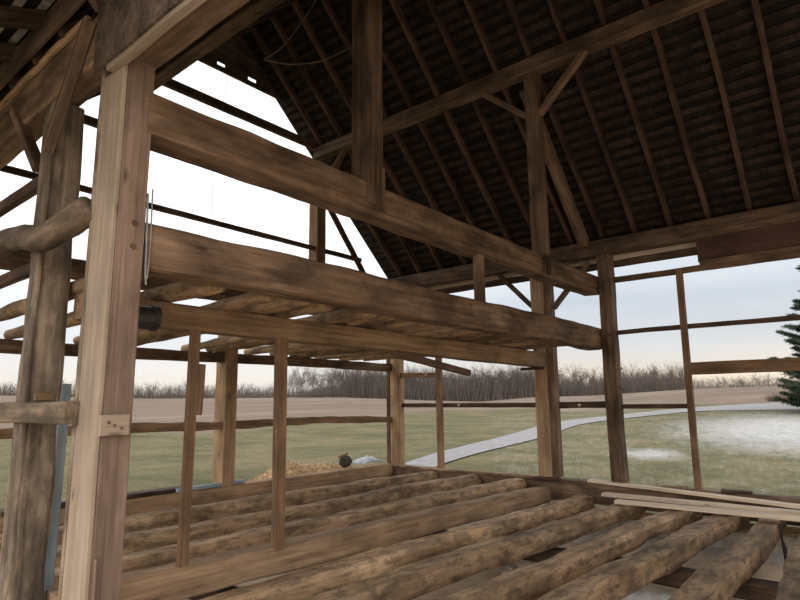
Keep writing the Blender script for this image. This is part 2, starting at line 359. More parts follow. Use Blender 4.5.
# plates and purlins
timber('wall_plate', (11.37, -4.2, 3.03), (11.37, 10.0, 3.03), .26, .33, 'hewn', 'long wall plate under the feet of the far rafters', 'beam', c=.02, amp=.010, bend=.02)
timber('purlin', (8.66, -4.2, 5.77), (8.66, 9.62, 5.77), .25, .26, 'hewn', 'purlin beam crossing under the far roof slope', 'beam', c=.02, amp=.010, bend=.005)
timber('purlin', (4.52, -4.2, 5.77), (4.52, 9.7, 5.77), .25, .26, 'hewn', 'purlin beam under the near roof slope, above the door post', 'beam', c=.02, amp=.010, bend=.03)
timber('wall_plate', (1.91, 4.56, 3.08), (1.91, 10.0, 3.08), .24, .46, 'hewn', 'deep wall plate over the weathered post at upper left', 'beam', c=.02, amp=.014)
timber('wall_plate', (1.91, -4.2, 2.93), (1.91, 4.54, 2.93), .30, .50, 'hewn', 'dark door lintel resting on the door post', 'beam', c=.02, amp=.014)
# queen posts
o = timber('queen_post', (4.64, 4.30, 2.2), (4.64, 4.30, 5.68), .26, .28, 'hewn', 'queen post rising from the upper tie beam beside the gable opening', 'post', c=.02, amp=.010, ref=Y)
timber('lap_board', (4.70, 4.145, 2.14), (4.70, 4.145, 2.66), .14, .03, 'hewn', parent=o, ref=Y)
o = timber('queen_post', (8.72, 4.14, 2.40), (8.66, 4.10, 5.68), .22, .24, 'hewn', 'braced queen post carrying the far purlin', 'post', c=.02, amp=.010, ref=Y)
timber('lap_board', (8.89, 4.10, 2.08), (8.84, 4.06, 4.6), .10, .05, 'girt', parent=o, ref=Y)
timber('brace', (8.64, 4.2, 4.85), (8.64, 5.15, 5.68), .10, .13, 'hewn', 'brace from the far queen post up leftwards to the purlin', 'brace', ref=X)
timber('brace', (8.66, 4.0, 4.85), (8.66, 3.12, 5.68), .10, .13, 'hewn', 'brace from the far queen post up rightwards to the purlin', 'brace', ref=X)
timber('strut', (11.3, 4.40, 3.15), (8.98, 4.40, 5.62), .20, .17, 'hewn', 'thick sloping strut below the rafters, behind the far queen post', 'strut')
# gable wall
o = timber('gable_post', (6.5, 9.72, -1.48), (6.5, 9.72, 2.0), .26, .34, 'sawn', 'gable wall post standing on the gable sill between the two studs', 'post', c=.012, amp=.010, bend=.03, ref=Y)
timber('gable_tie', (1.9, 9.72, 2.16), (11.3, 9.72, 2.13), .26, .30, 'hewn', 'dark tie beam across the gable wall behind the second tie beam', 'beam', c=.03, amp=.02, bend=.05)
o = timber('gable_post', (8.77, 9.72, 2.28), (8.77, 9.72, 5.62), .26, .30, 'stud', 'reddish gable post standing free against the white sky', 'post', c=.012, amp=.006, ref=Y)
timber('brace', (8.66, 9.56, 4.7), (8.66, 8.7, 5.66), .10, .12, 'hewn', 'small brace from the free gable post to the purlin', 'brace', ref=X)
timber('gable_brace', (8.80, 9.68, 4.98), (10.98, 9.68, 2.36), .06, .15, 'girt', 'slanting brace board right of the free gable post', 'brace')
timber('gable_girt', (4.3, 9.66, 5.97), (8.62, 9.66, 5.98), .10, .17, 'girt', 'topmost gable girt crossing the white sky', 'girt')
timber('gable_girt', (1.9, 9.66, 4.69), (8.5, 9.66, 4.69), .10, .14, 'girt', 'gable girt peeping out just below the upper tie beam beside the door post', 'girt')
timber('gable_girt', (1.95, 9.66, 3.50), (10.15, 9.66, 3.50), .10, .09, 'girt', 'thin gable girt just above the second tie beam', 'girt')
timber('gable_girt', (1.7, 9.69, .885), (11.28, 9.69, .88), .16, .19, 'hewn', 'gable girt at the level of the mow poles', 'girt', c=.02, amp=.012, bend=.05)
o = timber('gable_girt', (1.7, 9.69, -.35), (11.28, 9.69, -.39), .12, .15, 'stud', 'lowest gable girt, a wavy rail in front of the field', 'girt', c=.03, amp=.025, bend=.10)
# studs under the lighter mow beam
o = timber('stud', (3.21, 5.43, -1.6), (3.23, 5.43, .80), .10, .06, 'stud', 'thin stud nearest the door post, under the lighter mow beam', 'stud', c=.008, ref=Y)
timber('splice', (3.31, 5.45, -.1), (3.325, 5.45, .42), .09, .06, 'stud', parent=o, ref=Y)
o = timber('stud', (4.375, 5.44, -1.6), (4.36, 5.44, .78), .14, .08, 'stud', 'darker stud standing farther from the door post on the floor beam', 'stud', c=.008, ref=Y)
# far wall girts
timber('girt', (11.46, -4.2, 1.28), (11.46, 3.96, 1.29), .08, .085, 'girt', 'upper thin girt right of the far wall post', 'girt', bend=.04)
timber('girt', (11.42, -4.2, .52), (11.42, 2.70, .535), .08, .22, 'stud', 'wide reddish girt right of the thin stud, before the evergreen', 'girt')
timber('girt', (11.46, 2.72, -.13), (11.46, 3.96, -.13), .07, .085, 'girt', 'low thin girt between the far wall post and the reddish stud', 'girt')
o = timber('girt', (11.46, 4.18, -.09), (11.46, 5.4, -.10), .07, .13, 'girt', 'low girt between the double post and the far wall post', 'girt')
pin(o, (11.425, 4.78, -.095))
o = timber('girt', (11.46, 5.66, -.09), (11.46, 9.45, -.07), .07, .10, 'girt', 'low girt between the corner post and the double post', 'girt')
pin(o, (11.425, 7.7, -.075))
o = timber('girt', (11.42, 8.26, .64), (11.42, 9.45, .68), .07, .12, 'stud', 'short girt joining the corner post to the thin stud', 'girt')
pin(o, (11.385, 8.62, .665))
timber('girt', (11.44, 4.18, 1.36), (11.44, 5.2, 1.37), .07, .085, 'girt', 'thin girt between the two far wall posts above the mow beam end', 'girt')
timber('girt', (11.44, -4.2, 2.33), (11.44, 3.94, 2.35), .08, .11, 'hewn', 'door head girt at the top of the opening beside the wall post', 'girt')
timber('siding_panel', (11.34, -4.2, 2.66), (11.34, 2.33, 2.66), .04, .46, 'red', 'dark reddish board panel under the plate at the right edge', 'board', amp=.003)
timber('panel_rail', (11.29, -4.2, 2.40), (11.29, 2.3, 2.41), .05, .10, 'hewn', 'pale narrow rail along the bottom of the reddish panel', 'rail', amp=.003)
timber('lit_soffit_strip', (11.74, -4.2, 2.90), (11.74, 9.9, 2.90), .03, .16, 'pale', 'pale strip standing for the lit underside of the far eave above a dark board', 'board', amp=.004)  # pale colour stands in for light on the underside of the eave
timber('eave_board', (11.72, -4.2, 2.74), (11.72, 9.9, 2.74), .04, .15, 'girt', 'dark leftover siding board hanging outside under the far eave', 'board', amp=.008)
# door post in the foreground
o = timber('door_post', (1.93, 4.36, -2.2), (1.93, 4.36, 2.68), .21, .32, 'door', 'big foreground door post with pale facing board at the left', 'post', c=.008, amp=.004, ref=Y)
timber('facing_board', (1.805, 4.37, -2.2), (1.805, 4.37, 2.60), .035, .34, 'face', 'pale planed facing board', parent=o, ref=Y, c=.006, amp=.003)
timber('edge_board', (1.82, 4.57, -2.2), (1.82, 4.57, 3.3), .08, .05, 'old', parent=o, ref=Y)
bk = timber('latch_block', (1.80, 4.18, -.13), (1.995, 4.18, -.13), .045, .145, 'face', parent=o, amp=.003)
for dx, dz in ((.06, .02), (.10, .0), (.15, -.02)): peg(bk, (1.79 + dx, 4.158, -.13 + dz), (0, -1, 0), .010, 'nail', .01)
for z in (1.36, 1.18): peg(o, (1.95, 4.205, z), (0, -1, 0), .022, 'peg', .018)
timber('cover_strip', (1.845, 4.19, -1.0), (1.85, 4.19, -1.9), .03, .02, 'door', parent=o, amp=.003)
bm = bmesh.new()
tube(bm, [W(2.045, 4.21, 1.62), W(2.05, 4.20, 1.3), W(2.06, 4.20, .98), W(2.07, 4.2, .9)], .008); tube(bm, [W(2.075, 4.2, 1.66), W(2.085, 4.2, 1.2), W(2.075, 4.2, .95)], .006)
tag(link('metal_strap', bm, M['galv']), 'grey metal strap and wire hanging on the right edge of the door post', 'strap')
o = timber('header_board', (1.76, 4.36, 2.67), (1.76, -3.5, 2.63), .07, .18, 'face', 'rough light header timber over the barn door opening', 'board', c=.005, amp=.012, bend=.015)
for b in (3.2, 3.0, 2.7): peg(o, (1.73, b, 2.62), (-1, 0, 0), .012, 'nail', .012)
# weathered post at left with its girts
o = timber('weathered_post', (1.93, 5.70, -1.66), (1.93, 5.72, 2.82), .27, .28, 'old', 'wide weathered hewn post at the left edge, grey and barky', 'post', c=.04, amp=.022, bend=.03, ref=Y, taper=(1.04, 1.0))
timber('bark_strip', (1.79, 5.66, -1.6), (1.79, 5.68, 2.6), .03, .22, 'old', parent=o, ref=Y, c=.008, amp=.012)
timber('wedge', (1.80, 5.44, .09), (1.94, 5.44, .09), .03, .06, 'sawn', parent=o)
timber('brace', (1.735, 5.50, 2.25), (1.735, 4.80, 3.22), .06, .10, 'hewn', 'brace from the weathered post up right to the plate', 'brace', ref=X)
timber('brace', (1.80, 5.86, 2.20), (1.80, 6.75, 3.10), .08, .11, 'hewn', 'brace from the weathered post up left to the plate', 'brace', ref=X)
# the crooked log rail, in one sweep
def swept(name, pts, rad, mat, label, cat_):
    bm = bmesh.new(); P = [W(*p) for p in pts]; Q = []; R = []
    for i in range(len(P) - 1):
        for k in range(8):
            t = i + k / 8
            j = int(t); u = t - j; g = lambda q: P[min(max(q, 0), len(P) - 1)]
            p0, p1, p2, p3 = g(j - 1), g(j), g(j + 1), g(j + 2)
            q = .5 * (2 * p1 + (p2 - p0) * u + (2 * p0 - 5 * p1 + 4 * p2 - p3) * u * u + (3 * p1 - p0 - 3 * p2 + p3) * u ** 3)
            Q.append(q); R.append(rad * (1 + .12 * noise.noise(q * 2.3)))
    Q.append(P[-1]); R.append(rad)
    tube(bm, Q, R, 12)
    for v in bm.verts: v.co += .014 * noise.noise_vector(v.co * 6)
    # local frame along the log so that the grain runs with it
    mw = frame(P[0], P[-1]); bmesh.ops.transform(bm, matrix=mw.inverted(), verts=bm.verts)
    return tag(link(name, bm, M[mat], None, mw, smooth=True), label, cat_)
swept('log_rail', [(1.70, 9.2, 1.2), (1.69, 7.6, 1.42), (1.68, 6.4, 1.53), (1.68, 5.75, 1.49), (1.68, 5.2, 1.38), (1.74, 4.75, 1.46), (1.79, 4.6, 1.52)], .11, 'rail', 'crooked bark-covered log rail crossing the weathered post high up', 'rail')
timber('hewn_rail', (1.74, 4.5, -.03), (1.71, 9.4, -.06), .10, .165, 'rail', 'split horizontal rail nailed across the weathered post at chest height', 'rail', c=.015, amp=.018, bend=.05)
timber('side_girt', (1.95, 5.9, 2.22), (1.95, 9.6, 2.22), .09, .12, 'girt', 'upper side girt left of the weathered post', 'girt')
timber('side_girt', (1.95, 5.9, 1.33), (1.95, 9.6, 1.33), .09, .11, 'girt', 'lower side girt left of the weathered post', 'girt')
timber('blue_board', (2.23, 5.98, -1.66), (2.27, 6.06, .22), .095, .03, 'blue', 'faded blue-grey board leaning between weathered post and door post', 'board', ref=Y)
bm = bmesh.new(); tube(bm, [W(2.0, 5.05, .77), W(2.56, 5.02, .78)], .105, 20); tube(bm, [W(2.54, 5.02, .78), W(2.585, 5.02, .78)], .118, 20)
tag(link('pipe_end', bm, M['black'], smooth=False), 'black pipe end sticking out beside the door post under the mow beam', 'pipe')

# ------------------------------------------------------------------ floor
timber('floor_beam', (2.1, 5.54, -1.685), (11.2, 5.56, -1.85), .28, .30, 'sawn', 'long squared floor beam on which the two thin studs stand', 'beam', c=.02, amp=.016, bend=.05)
def joist(pts, r, z, label, flat=None, taper=(1.05, .95), sd=0, corner=.62):
    (a0, b0), (a1, b1) = pts
    # peeled logs, hewn to broad faces with worn corners
    p0, p1 = W(a0, b0, z - r), W(a1, b1, z - r); bm = bmesh.new()
    loft(bm, (p1 - p0).length, section_box(2 * r, 2 * r, corner * r), amp=.022, bend=.07, taper=taper, flat=flat, seed=sd, knobs=.07, step=.13)
    o = link('log_joist', bm, M['log'], None, frame(p0, p1)); return tag(o, label, 'log joist')
zf = -1.75
joist([(1.9, 5.22), (11.2, 4.68)], .165, -1.765, 'peeled log joist directly in front of the squared floor beam', .125, sd=3)
joist([(1.9, 4.42), (11.2, 3.72)], .155, zf, 'second peeled log joist in front of the squared floor beam', .125, sd=21)
joist([(1.9, 3.50), (11.2, 2.78)], .150, zf, 'third peeled log joist from the floor beam, mottled with bark', .13, sd=35)
joist([(1.9, 2.76), (11.2, 2.10)], .145, zf, 'fourth peeled log joist from the floor beam, flattened at its far end', .115, sd=44, corner=.3)
joist([(1.9, 1.66), (11.2, 1.56)], .140, zf, 'hewn log joist with the dark hanging strap at its end', .10, sd=52, corner=.25)
joist([(1.9, .88), (11.2, .95)], .140, zf, 'log joist cut off by the lower right corner of the view', .11, sd=68, corner=.3)
zr_ = -1.56
joist([(2.0, 6.52), (11.2, 6.10)], .175, zr_, 'stout log joist directly behind the squared floor beam', .16, sd=71)
joist([(2.0, 7.50), (11.2, 7.18)], .170, zr_, 'middle log joist of the three behind the floor beam', .16, sd=83)
joist([(2.0, 8.80), (11.2, 8.34)], .165, zr_, 'log joist closest to the gable sill beam', .155, sd=97)
# girder and short props below
timber('girder', (8.1, -4.0, -2.18), (8.1, 9.4, -2.18), .26, .20, 'girt', 'dark girder on the ground carrying the log joists', 'beam', c=.02, amp=.012)
timber('girder', (4.2, -4.0, -2.18), (4.2, 9.4, -2.18), .26, .20, 'girt', 'second dark girder nearer the door below the logs', 'beam', c=.02, amp=.012)
# pale planks along the far sill
timber('plank', (10.33, -2.5, -1.712), (10.31, 3.78, -1.712), .19, .055, 'pale', 'foremost of the pale new planks across the log ends', 'plank', c=.005, amp=.003)
timber('plank', (10.62, -2.5, -1.705), (10.90, 4.22, -1.705), .20, .055, 'pale', 'middle pale plank across the log ends', 'plank', c=.005, amp=.003)
timber('plank', (10.94, -.3, -1.705), (11.28, 4.62, -1.53), .20, .05, 'pale', 'pale thin plank whose tip rests on the far sill beside the wall post', 'plank', c=.005, amp=.003)
timber('sill_scrap', (11.36, 3.3, -1.55), (11.38, 2.9, -1.55), .14, .045, 'pole', 'short scrap of board on the far sill near the wall post', 'board')
timber('sill_scrap', (11.36, 2.35, -1.54), (11.38, 1.9, -1.55), .15, .05, 'girt', 'dark scrap of board on the far sill behind the pale planks', 'board')
timber('old_board', (2.9, 9.70, -1.44), (5.75, 9.74, -1.44), .24, .07, 'girt', 'dark old board lying on the gable sill near the door post', 'board', amp=.02)
timber('grey_board', (5.5, 9.60, -1.44), (6.9, 9.66, -1.44), .10, .06, 'blue', 'small grey board lying on the gable sill at the gable post foot', 'board')
# hanging strap at the log end
bm = bmesh.new(); tube(bm, [W(10.15, 1.40, -1.78), W(10.15, 1.39, -2.0), W(10.16, 1.37, -2.12), W(10.15, 1.38, -2.3), W(10.15, 1.38, -2.41)], [.02, .014, .03, .012, .006], 6)
tag(link('hanging_strap', bm, M['iron']), 'dark ragged strap hanging from the end of a hewn log joist', 'strap')
# things on the ground below the joists
bm = bmesh.new(); tube(bm, [W(7.55, 2.95, -2.36), W(7.75, 1.75, -2.36)], .09, 16)
tag(link('pale_pipe', bm, M['white']), 'pale pipe lying on the ground below the log joists', 'pipe')
bm = bmesh.new(); q = W(7.35, 3.46, -2.42); tube(bm, [q, q + Z * .02, q + Z * .2, q + Z * .22], [.10, .105, .125, .125], 18); bk = link('bucket', bm, M['paint'])
tag(bk, 'dark red bucket half hidden beneath the log joists', 'bucket')
bm = bmesh.new(); tube(bm, [q + Vector((.13, 0, .2)), q + Vector((.10, .0, .25)), q + Vector((0, 0, .29)), q + Vector((-.10, 0, .25)), q + Vector((-.13, 0, .2))], .006); link('handle', bm, M['iron'], bk)
bm = bmesh.new(); q = W(7.6, 3.22, -2.42); tube(bm, [q, q + Z * .2], .09, 14); tag(link('pale_can', bm, M['white']), 'pale can standing on the ground beside the red bucket', 'can')
def rock(name, p, s, mat, label, cat_, sc=2.):
    bm = bmesh.new(); bmesh.ops.create_icosphere(bm, subdivisions=3, radius=1)
    sd = random.uniform(0, 99)
    for v in bm.verts:
        v.co *= 1 + .35 * noise.noise(v.co * sc + Vector((sd, 0, 0))); v.co = Vector((v.co.x * s[0], v.co.y * s[1], v.co.z * s[2]))
    o = link(name, bm, M[mat]); o.location = W(*p); return tag(o, label, cat_)
rock('stone', (7.75, 4.45, -2.38), (.17, .11, .07), 'concrete', 'pale grey rock under the second log joist', 'stone')
rock('stone', (9.35, 2.0, -2.41), (.045, .04, .04), 'stone', 'small dark stone on the sandy ground between two log ends', 'stone')
rock('stone', (10.95, 1.2, -2.40), (.09, .06, .05), 'stone', 'dark clod of earth near the foundation at right', 'stone')

# straw, lump and sheet on the gable sill
bm = bmesh.new()
def straw_h(a, b): return max(0, .42 * math.exp(-((a - 8.35) / .55) ** 2 - ((b - 10.25) / .4) ** 2) + .30 * math.exp(-((a - 9.6) / 1.0) ** 2 - ((b - 10.3) / .45) ** 2))
for i in range(3600):
    a, b = random.uniform(7.4, 11.0), random.uniform(9.75, 11.0); h = straw_h(a, b)
    if h < .05: continue
    p = W(a, b, -1.66 + h * random.random() ** .5); l = random.uniform(.06, .22); an = random.uniform(0, 6.3)
    d = Vector((math.cos(an), math.sin(an), random.uniform(-.5, .6))) * l; s = Vector((-math.sin(an), math.cos(an), .3)) * .006
    v = [bm.verts.new(q) for q in (p - d / 2 - s, p + d / 2 - s, p + d / 2 + s, p - d / 2 + s)]; bm.faces.new(v)
n0 = len(bm.verts); g = []
for i in range(37):
    for j in range(14): a, b = 7.4 + i * .1, 9.75 + j * .1; g.append(bm.verts.new(W(a, b, -1.68 + straw_h(a, b) * .9 + .03 * noise.noise(Vector((a * 7, b * 7, 0))))))
for i in range(36):
    for j in range(13): bm.faces.new((g[i * 14 + j], g[(i + 1) * 14 + j], g[(i + 1) * 14 + j + 1], g[i * 14 + j + 1]))
tag(link('straw_heap', bm, M['straw']), 'heap of golden straw outside the gable sill', 'straw', kind='stuff')
rock('dark_stump', (9.95, 9.95, -1.34), (.17, .13, .13), 'char', 'dark stump of charred wood lying on the straw', 'stump', 3.)
timber('wood_chip', (9.75, 9.98, -1.23), (10.0, 9.95, -1.17), .06, .05, 'pole', 'light split chunk of wood on top of the dark stump', 'wood')
bm = bmesh.new(); G = []
for i in range(13):
    for j in range(9):
        u, v = i / 12 - .5, j / 8 - .5
        G.append(bm.verts.new(W(10.85 + u * .75, 10.1 + v * .5, -1.36 + .16 * math.cos(u * 2.8) * math.cos(v * 2.5) - .1 + .05 * noise.noise(Vector((u * 7, v * 7, 4))))))
for i in range(12):
    for j in range(8): bm.faces.new((G[i * 9 + j], G[(i + 1) * 9 + j], G[(i + 1) * 9 + j + 1], G[i * 9 + j + 1]))
o = link('plastic_sheet', bm, M['tarp'], smooth=True); tag(o, 'crumpled grey plastic sheet beside the foot of the corner post', 'sheet')
md = o.modifiers.new('thick', 'SOLIDIFY'); md.thickness = .01

# ------------------------------------------------------------------ mow floor poles
PL = [(2.2, 2.1), (2.93, 2.9), (3.53, 3.8), (4.02, 4.2), (4.32, 4.6), (5.05, 5.75), (5.40, 6.15), (6.05, 6.3), (6.55, 7.15), (7.35, 7.75), (7.75, 8.1), (8.4, 8.5), (9.1, 9.1), (9.8, 9.7), (10.5, 10.4)]
for i, (a0, a1) in enumerate(PL):
    r = .088 + .012 * math.sin(i * 2.3); e = 9.9 + .15 * math.sin(i * 1.7)
    log('mow_pole', (a0, 4.58, 1.01 + r), (a1, e, .975 + r), r, 'pole', 'round mow floor pole laid over the mow beam, %s from the door post' % ORD[i], 'pole', 'mow floor poles', bend=.05, taper=(1.05, .85), amp=.015)
timber('loose_board', (6.3, 5.32, .69), (8.2, 5.32, .475), .10, .10, 'girt', 'loose dark board dangling below the lighter mow beam', 'board')

# ------------------------------------------------------------------ roof
AC, ZP, SL = 6.55, 3.31, .93
def under(a): return ZP + SL * (4.80 - abs(a - AC))        # lower edge of the rafters
RB = [.76 + .665 * i for i in range(-6, 14)]
for i, b in enumerate(reversed(RB)):
    # far slope: from ridge to beyond the plate
    timber('rafter', (AC + .03, b, under(AC) + .08), (11.62, b + random.uniform(-.03, .03), under(11.62) + .08), .085, .13, 'raft', 'rafter of the far roof slope, %s from the gable end' % ORD[i], 'rafter', 'rafters of the far roof slope', c=.008, bend=.04, step=.4)
for i, b in enumerate(reversed(RB)):
    timber('rafter', (AC - .03, b, under(AC) + .08), (1.72, b, under(1.72) + .08), .085, .13, 'raft', 'rafter of the near roof slope, %s from the gable end' % ORD[i], 'rafter', 'rafters of the near roof slope', c=.008, bend=.04, step=.4)
B0, B1 = -4.2, 9.95
bm = bmesh.new(); ls = bmesh.new()
ca, sa = 1 / math.hypot(1, SL), SL / math.hypot(1, SL)
for sgn in (1, -1):
    n = 36; Ls = ((11.9 - AC) if sgn > 0 else (AC - 1.74)) / ca
    for k in range(n):
        s0 = Ls * k / n; jit = random.uniform(-.015, .015)
        b0 = B0
        while b0 < B1:
            b1 = min(b0 + random.uniform(2.5, 4.5), B1)
            wd = random.uniform(.085, .125); t = .022; s1 = s0 + jit + random.uniform(-.02, .02)
            P = []
            for ss, tt in ((s1, 0), (s1 + wd, 0), (s1 + wd, t), (s1, t)):
                a = AC + sgn * (ss * ca + tt * sa); z = under(AC) + .175 - ss * sa + tt * ca
                P.append((a, z))
            v = [bm.verts.new(W(a, b0 + .004, z)) for a, z in P] + [bm.verts.new(W(a, b1 - .004, z)) for a, z in P]
            for q in ((0, 1, 2, 3), (7, 6, 5, 4), (0, 4, 5, 1), (1, 5, 6, 2), (2, 6, 7, 3), (3, 7, 4, 0)): bm.faces.new([v[j] for j in q])
            b0 = b1
    P = []
    for ss, tt in ((-.02, .03), (Ls + .05, .03), (Ls + .05, .09), (-.02, .09)):
        P.append((AC + sgn * (ss * ca + tt * sa), under(AC) + .175 - ss * sa + tt * ca))
    v = [ls.verts.new(W(a, B0, z)) for a, z in P] + [ls.verts.new(W(a, B1 + .05, z)) for a, z in P]
    for q in ((0, 1, 2, 3), (7, 6, 5, 4), (0, 4, 5, 1), (1, 5, 6, 2), (2, 6, 7, 3), (3, 7, 4, 0)): ls.faces.new([v[j] for j in q])
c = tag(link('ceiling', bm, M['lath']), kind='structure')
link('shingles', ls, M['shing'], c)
# gable peak boarding with two knocked-out holes
bm = bmesh.new(); a = AC - 2.2
zb = 6.86
while a < AC + 2.2:
    wd = random.uniform(.17, .22); zt = under(a + wd / 2) + .2
    if zt > zb + .02:
        lo = zb
        if abs(a + wd / 2 - 6.1) < .10 or abs(a + wd / 2 - 6.98) < .10: lo += .2
        box(bm, a, a + wd - .004, 9.86, 9.885, lo + Z0, zt + Z0)
    a += wd
tag(link('wall_gable', bm, M['siding']), kind='structure')
timber('gable_girt', (AC - .85, 9.80, 6.87), (AC + .75, 9.80, 6.87), .08, .09, 'girt', 'short girt under the boarded peak of the gable', 'girt')
# back end of the barn, out of view at right: boarded up high to darken the roof, left open below to light the logs
bm = bmesh.new(); a = 1.75
while a < 11.5:
    wd = random.uniform(.18, .26); box(bm, a, a + wd - .006, -4.26, -4.23, 1.5 + Z0, under(a + wd / 2) + .2 + Z0); a += wd
tag(link('wall_back', bm, M['siding']), kind='structure')
# near wall boarding above the door head
bm = bmesh.new(); b = -4.2
while b < 4.42:
    wd = random.uniform(.16, .24); box(bm, 1.70, 1.725, b, b + wd - .005, 2.62 + Z0, 3.75 + Z0); b += wd
tag(link('wall_near', bm, M['siding']), kind='structure')
# lean-to roof over the viewer
timber('eave_strip', (1.765, 4.95, 3.33), (1.765, 10.0, 3.33), .05, .06, 'sawn', 'thin wavy board edge along the top of the near wall plate', 'board', amp=.012, bend=.04)
timber('lean_to_ledger', (1.66, 2.9, 3.48), (1.66, 10.0, 3.48), .05, .26, 'girt', 'dark ledger board above the near wall plate carrying the lean-to', 'board', amp=.005)
def lean(a): return 3.56 + .42 * (a - 1.7)
for i in range(9):
    b = 9.6 - i * .78
    timber('lean_to_rafter', (1.68, b, lean(1.68) + .06), (-.9, b, lean(-.9) + .06), .10, .16, 'girt', 'lean-to rafter outside the near wall, %s from the gable end' % ORD[i], 'rafter', 'lean-to rafters', c=.008, step=.4)
bm = bmesh.new(); ls = bmesh.new()
for k in range(13):
    a = 1.66 - k * .20; z = lean(a) + .15
    box(bm, a - .165, a, 2.9, 10.0, z + Z0, z + .022 + Z0)
box(ls, 0, 1, 2.9, 10.0, 0, 1)
for v in ls.verts:
    aa = 2.02 if v.co.x > .5 else -1.0; v.co = Vector((aa, v.co.y, lean(aa) + .18 + (.04 if v.co.z > .5 else 0) + Z0))
c = tag(link('ceiling_lean_to', bm, M['deck']), kind='structure'); link('shingles', ls, M['shing'], c)

# cables looped in the roof
def cable(name, pts, r, mat, label, cat_='cable'):
    bm = bmesh.new(); P = [W(*p) for p in pts]; Q = []
    for i in range(len(P) - 1):
        for k in range(10):
            u = k / 10; g = lambda q: P[min(max(q, 0), len(P) - 1)]
            p0, p1, p2, p3 = g(i - 1), g(i), g(i + 1), g(i + 2)
            Q.append(.5 * (2 * p1 + (p2 - p0) * u + (2 * p0 - 5 * p1 + 4 * p2 - p3) * u * u + (3 * p1 - p0 - 3 * p2 + p3) * u ** 3))
    Q.append(P[-1]); tube(bm, Q, r, 6)
    return tag(link(name, bm, M[mat], smooth=True), label, cat_)

cable('roof_cable', [(6.3, 6.9, 7.4), (6.0, 7.0, 6.7), (5.5, 7.0, 5.85), (5.15, 7.0, 5.45)], .012, 'rope', 'upper end of an old cable looping down inside the roof')
cable('roof_cable', [(5.15, 7.02, 5.44), (5.66, 7.0, 5.60), (6.33, 7.0, 5.98), (6.95, 7.0, 6.5), (7.4, 7.0, 7.0)], .012, 'rope', 'slack old cable swagging across the dark roof above the gable')
cable('hanging_wire', [(6.2, 9.6, 6.75), (6.12, 9.6, 6.3), (6.02, 9.58, 5.5), (5.93, 9.6, 4.7), (5.96, 9.62, 3.56)], .004, 'wire', 'thin wire hanging against the white sky of the gable', 'wire')

# ------------------------------------------------------------------ trees
def at_px(az, r): return r * math.cos(math.radians(az)), r * math.sin(math.radians(az))
def bare_tree_mesh(name, h, seed, spread=.33, twigs=7):
    rnd = random.Random(seed); bm = bmesh.new()
    def seg(p, q, r0, r1):
        d = (q - p).normalized(); u = d.orthogonal().normalized(); w_ = d.cross(u)
        A = [bm.verts.new(p + (u * math.cos(k * 2.094) + w_ * math.sin(k * 2.094)) * r0) for k in range(3)]
        B = [bm.verts.new(q + (u * math.cos(k * 2.094) + w_ * math.sin(k * 2.094)) * r1) for k in range(3)]
        for k in range(3): bm.faces.new((A[k], A[(k + 1) % 3], B[(k + 1) % 3], B[k]))
    def grow(p, d, l, r, lev):
        n = 3 if lev < 2 else 2
        for i in range(n):
            q = p + d * (l / n); seg(p, q, r * (1 - .5 * i / n), r * (1 - .5 * (i + 1) / n)); p = q
            d = (d + Vector((rnd.uniform(-.18, .18), rnd.uniform(-.18, .18), rnd.uniform(-.05, .16)))).normalized()
            if lev < 4:
                for k in range((3 if i else 1) if lev == 0 else 2 if lev < 3 else 2):
                    an = rnd.uniform(0, 6.28); e = d.orthogonal().normalized(); e.rotate(Matrix.Rotation(an, 3, d))
                    nd = (d * rnd.uniform(.55, .95) + e * rnd.uniform(.5, .95)).normalized()
                    grow(p, nd, l * rnd.uniform(.42, .66), r * .5, lev + 1)
    grow(Vector((0, 0, -.3)), Vector((0, 0, 1)), h * .72, h * .017, 0)
    for v in bm.verts: v.co.x *= spread * 2.2; v.co.y *= spread * 2.2
    zt = max(v.co.z for v in bm.verts)
    for v in bm.verts: v.co *= h / zt
    me = bpy.data.meshes.new(name); bm.to_mesh(me); bm.free(); me.materials.append(M['bark']); return me
variants = [bare_tree_mesh('bare_tree', 13, 100 + i, .30 + .05 * (i % 3)) for i in range(6)]
rt_ = random.Random(5)
def plant(az, r, hgt, lab, grp):
    a, b = at_px(az, r); me = variants[rt_.randrange(6)]
    o = bpy.data.objects.new('bare_tree', me); COL.objects.link(o)
    k = hgt / 13; o.location = W(a, b, height(a, b)); o.rotation_euler = (0, 0, rt_.uniform(0, 6.28)); o.scale = (k * 1.1, k * 1.1, k)
    tag(o, lab, 'tree', grp)
# zones: azimuth from, to, distance from, to, height, number
for az0, az1, r0, r1, h0, h1, n, lab, grp in (
    (46.5, 25.0, 225, 262, 12.5, 16, 130, 'leafless tree in the tall dense wood beyond the middle of the field', 'trees of the dense wood'),
    (50.5, 46.5, 235, 300, 11, 16, 18, 'taller leafless tree at the left end of the dense wood', 'trees at the end of the wood'),
    (80., 50.5, 330, 420, 9.5, 14.5, 84, 'small distant leafless tree on the skyline left of the dense wood', 'distant trees at left'),
    (25.0, 13.5, 250, 330, 10.5, 15, 60, 'leafless tree of the wood edge seen right of the far wall post', 'trees right of the wall post'),
    (13.5, 3.0, 370, 470, 8.5, 12.5, 50, 'small distant leafless tree on the skyline near the evergreen', 'distant trees at right')):
    for i in range(n):
        az = az0 + (az1 - az0) * (i + rt_.uniform(.1, .9)) / n
        plant(az, rt_.uniform(r0, r1), rt_.uniform(h0, h1), lab, grp)
